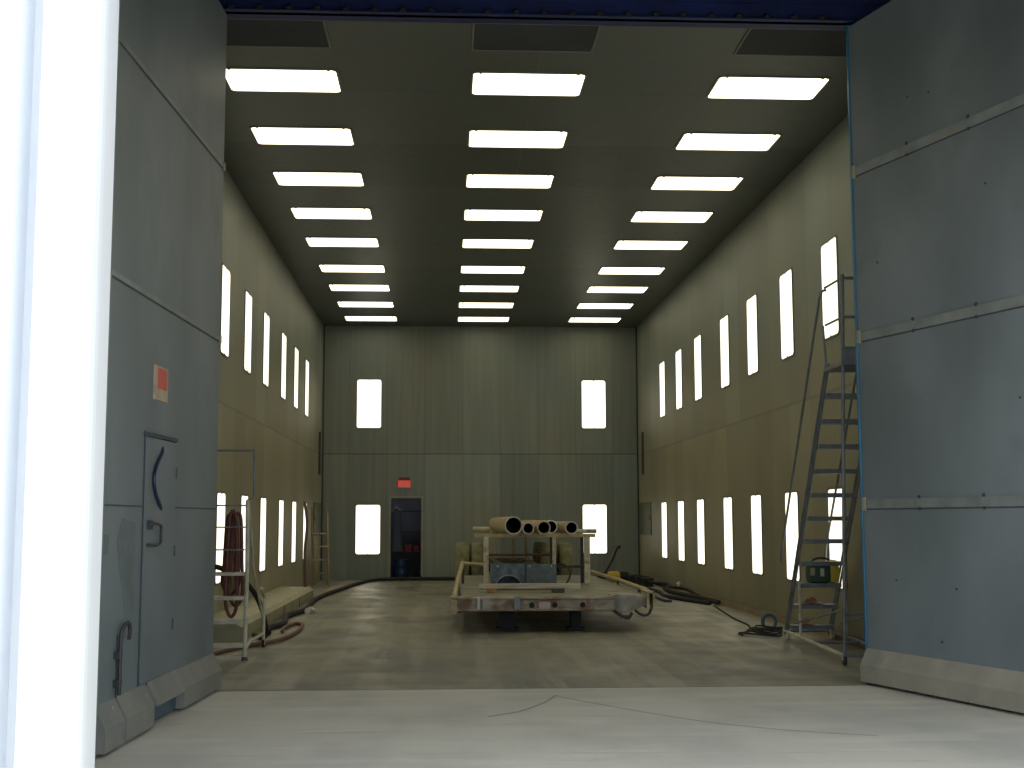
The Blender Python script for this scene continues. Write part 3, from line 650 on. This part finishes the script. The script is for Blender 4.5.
for k, x in enumerate((-2.50, -2.46, -2.53)):
    y = 15.05 + .06 * k; w_ = .055 + .012 * k
    b.tube(bez([(x, y, 1.72 - .03 * k), (x + w_ * .7, y, 1.6), (x + w_, y, 1.1), (x + w_ * 1.2, y, .62 + .12 * k), (x, y, .48 + .12 * k), (x - w_ * 1.2, y, .66 + .1 * k), (x - w_, y, 1.1), (x - w_ * .7, y, 1.6), (x, y, 1.72 - .03 * k)], 5), .021, 8)
solo('hanging_hose', b, M_MAROON, 'maroon hose hung in long loops behind the rungs of the left ladder', 'hose')
solo('tan_hose', MB().tube(bez([(-2.5, 15.27, 1.66), (-2.49, 15.27, 1.2), (-2.5, 15.27, .8), (-2.52, 15.27, .75), (-2.53, 15.27, 1.2), (-2.51, 15.27, 1.64)], 6), .022, 8), M_PIPE, 'tan hose hung inside the maroon loops on the left ladder', 'hose')
solo('black_hose', MB().tube(bez([(-3.1, 15.6, 1.02), (-2.8, 15.75, 1.03), (-2.5, 16.0, .84), (-2.40, 16.6, .55), (-2.36, 17.0, .2), (-2.42, 17.25, .04), (-2.55, 17.5, .035), (-2.62, 17.7, .035)], 8), .032, 10), M_HOSE, 'thick black hose arching over behind the left ladder down to the floor', 'hose')

# ---------------------------------------------------------------- hoses, poles and oddments along the walls
solo('blast_hose', MB().tube(bez([(.6, 33.7, .045), (-.1, 33.75, .045), (-1.7, 33.5, .045), (-2.15, 31.5, .045), (-2.33, 29.4, .045), (-2.5, 27.1, .045), (-2.56, 25.0, .045), (-2.45, 22.5, .045), (-2.58, 21.0, .045), (-2.45, 19.6, .045), (-2.56, 18.6, .045), (-2.45, 17.9, .045)], 10), .042, 10), M_HOSE, 'long black hose running round the back and left walls on the floor', 'hose')
solo('air_hose', MB().tube(bez([(-2.95, 14.2, .03), (-2.6, 15.9, .03), (-2.2, 17.0, .03), (-2.1, 18.2, .03), (-2.15, 19.4, .03), (-2.3, 19.6, .03), (-2.36, 18.9, .03), (-2.3, 18.2, .03)], 10), .027, 8), M_BROWN, 'brown hose lying on the floor in front of the tan ledge', 'hose')
t = thing('hose_coupling', (-2.47, 22.2, .05), 'pale metal coupling on the floor hose beside the tan ledge', 'coupling')
MB().tube([(-2.36, 22.0, .05), (-2.33, 22.4, .05)], [.05, .05], 12).done('body', M_PIPEW, t); MB().tube([(-2.36, 22.2, .05), (-2.25, 22.25, .05)], .025, 8).done('lug', M_PIPEW, t)
T = thing('step_ladder', (-3.0, 31.0, 0), 'tan step ladder standing in the back corner by the left wall', 'ladder')
MB().tube([(-2.80, 30.9, 0), (-2.87, 31.0, 1.9)], .022, 8).done('rail', M_OLD, T)
MB().tube([(-3.22, 30.9, 0), (-3.25, 31.0, 1.9)], .022, 8).done('rail', M_OLD, T)
for z in (.32, .64, .96, 1.27): MB().box(-3.24, -2.83, 30.9, 31.0, z - .015, z + .015).done('step', M_OLD, T)
MB().tube([(-2.9, 31.55, 0), (-2.87, 31.04, 1.85)], .016, 8).done('rear_leg', M_OLD, T); MB().tube([(-3.23, 31.55, 0), (-3.24, 31.04, 1.85)], .016, 8).done('rear_leg', M_OLD, T)
solo('leaning_pole', MB().tube(bez([(-2.98, 27.3, 0), (-3.0, 27.3, .9), (-2.97, 27.4, 1.5), (-3.04, 27.5, 1.98)], 5), .03, 10), mat('brown_pole', (.13, .085, .045), .7), 'crooked dark brown pole leaning against the left wall panel', 'pole')
# right back corner heap
solo('bent_bar', MB().tube(bez([(4.0, 33.2, .03), (4.15, 33.3, .16), (4.38, 33.5, .50), (4.56, 33.7, .83), (4.66, 33.75, .87)], 5), .04, 10), mat('dark_bar', (.04, .025, .03), .6), 'dark bent bar leaning towards the back right corner', 'bar')
t = thing('yellow_canister', (4.35, 32.6, 0), 'yellow canister lying on the floor in the back right corner', 'canister')
MB().lathe([(.03, -.02), (.10, 0), (.13, .05), (.135, .24), (.11, .3)], (4.18, 32.6, .135), 'x', 22).done('body', M_YELL, t, True)
MB().lathe([(.12, .3), (.12, .5), (.05, .56)], (4.18, 32.6, .135), 'x', 22).done('cap', M_BLACK, t, True)
hs = [([(4.3, 33.6, .05), (4.8, 33.6, .05), (5.14, 33.0, .05), (5.14, 30.0, .05), (4.95, 28.6, .05), (4.85, 27.0, .05), (5.05, 25.2, .05), (5.1, 23.6, .05)], .042, 'thick black hose nearest the right wall, running out of the corner'),
      ([(4.45, 32.2, .04), (4.45, 31.0, .04), (4.5, 29.5, .04), (4.62, 27.5, .04), (4.5, 25.8, .04), (4.75, 24.4, .04), (4.93, 23.6, .04)], .04, 'black hose lying out from the right wall beside the trailer end'),
      ([(4.75, 29.5, .135), (4.95, 29.1, .14), (5.02, 28.4, .14), (4.9, 27.6, .13), (5.05, 26.5, .14), (5.12, 25.6, .05)], .035, 'thin black hose lying on top of the hoses at the right wall')]
for p, r, lb in hs: solo('blast_hose', MB().tube(bez(p, 8), r, 10), M_HOSE, lb, 'hose', 'black hoses along the right wall')
for i, (x, y, z, rx) in enumerate(((4.76, 31.75, .12, .15), (4.82, 31.0, .11, .13), (4.84, 30.3, .10, .11))):
    b = MB()
    for k in range(4):
        b.tube([(x + rx * math.cos(a) * (1 + .06 * k), y + 2.0 * rx * math.sin(a), .03 + .05 * k) for a in (2 * math.pi * j / 20 for j in range(20))], .026, 8, True)
    solo('hose_coil', b, M_BLACK, ['black hose coil next to the yellow canister', 'black hose coil, middle one at the foot of the right wall', 'black hose coil closest to the two lit panels at the far right wall'][i], 'hose coil', 'hose coils in the back right corner')
t = thing('hose_fitting', (5.0, 26.9, .1), 'pale metal fitting lying among the hoses at the right wall', 'fitting')
MB().tube([(4.93, 26.8, .208), (5.0, 27.2, .208)], .03, 10).done('body', M_PIPEW, t); MB().tube([(4.99, 27.15, .222), (5.03, 27.3, .222)], .045, 10).done('nut', M_PIPEW, t)
solo('plank', MB().box(4.24, 4.38, 24.5, 28.0, 0, .05, .006), M_DARK, 'dark plank lying on the floor among the hoses', 'plank', None, False)
solo('power_cable', MB().tube(bez([(4.95, 23.3, .012), (4.78, 21.8, .012), (4.62, 20.2, .012), (4.55, 19.0, .012), (4.3, 18.0, .012), (4.10, 17.7, .012), (4.08, 17.4, .012)], 10), .014, 8), M_HOSE, 'thin black cable snaking over the floor to the rolling ladder', 'cable')
b = MB()
for k in range(4): b.tube([(4.38 + .03 * k + (.25 - .025 * k) * math.cos(a), 17.5 + (.40 - .05 * k) * math.sin(a), .02 + .024 * k + .012 * math.sin(2 * a + k)+ .012) for a in (2 * math.pi * j / 24 for j in range(24))], .012, 8, True)
solo('cable_coil', b, M_BLACK, 'coil of black cable on the floor at the foot of the rolling ladder', 'cable coil')
b = MB()
b.tube([(4.62 + .10 * math.cos(a), 18.05, .14 + .11 * math.sin(a)) for a in (2 * math.pi * j / 24 for j in range(24))], .02, 8, True)
b.tube([(4.64 + .09 * math.cos(a), 18.11, .13 + .10 * math.sin(a)) for a in (2 * math.pi * j / 24 for j in range(24))], .02, 8, True)
solo('cable_coil', b, M_TEAL, 'teal coil standing on edge behind the foot of the rolling ladder', 'cable coil')

# ---------------------------------------------------------------- camera, world, light
f, pitch, yaw, roll = 1259.9, .1071, .0525, .0022
cy, sy = math.cos(yaw), math.sin(yaw); cp, sp = math.cos(pitch), math.sin(pitch); cr, sr = math.cos(roll), math.sin(roll)
rt = Vector((cy, -sy, 0)); fh = Vector((sy, cy, 0)); fw = fh * cp + Vector((0, 0, sp)); up = -fh * sp + Vector((0, 0, cp))
r2 = rt * cr - up * sr; u2 = rt * sr + up * cr
cam = bpy.data.cameras.new('camera'); cam.sensor_width = 36; cam.lens = f * 36 / 1024; cam.clip_start = .05; cam.clip_end = 300
co = bpy.data.objects.new('camera', cam); COL.objects.link(co)
m = Matrix(((r2.x, u2.x, -fw.x, 0), (r2.y, u2.y, -fw.y, 0), (r2.z, u2.z, -fw.z, 1.6), (0, 0, 0, 1))); co.matrix_world = m
S.camera = co
w = bpy.data.worlds.new('sky'); S.world = w; w.use_nodes = True
bg = w.node_tree.nodes['Background']; bg.inputs[0].default_value = (.84, .92, 1.0, 1); bg.inputs[1].default_value = 1.9
sl = bpy.data.lights.new('sun', 'SUN'); sl.energy = 5.0; sl.angle = .01; sl.color = (1, .96, .9)
so = bpy.data.objects.new('sun', sl); COL.objects.link(so); so.location = (-5, -8, 12)
so.rotation_euler = Vector((.5, .33, -1.5)).to_track_quat('-Z', 'Y').to_euler()
pl_ = bpy.data.lights.new('store_room_fill', 'POINT'); pl_.energy = 14; pl_.shadow_soft_size = .15; pl_.color = (.75, .82, 1)  # unseen fill light, added to lift the dark store room
po = bpy.data.objects.new('store_room_fill', pl_); COL.objects.link(po); po.location = (-1.9, YB + .9, 2.6)
S.view_settings.view_transform = 'Standard'; S.view_settings.look = 'None'; S.view_settings.gamma = 1; S.view_settings.use_curve_mapping = False
S.view_settings.exposure = 0.0
for o in bpy.data.objects:
    if '_o' in o: del o['_o']
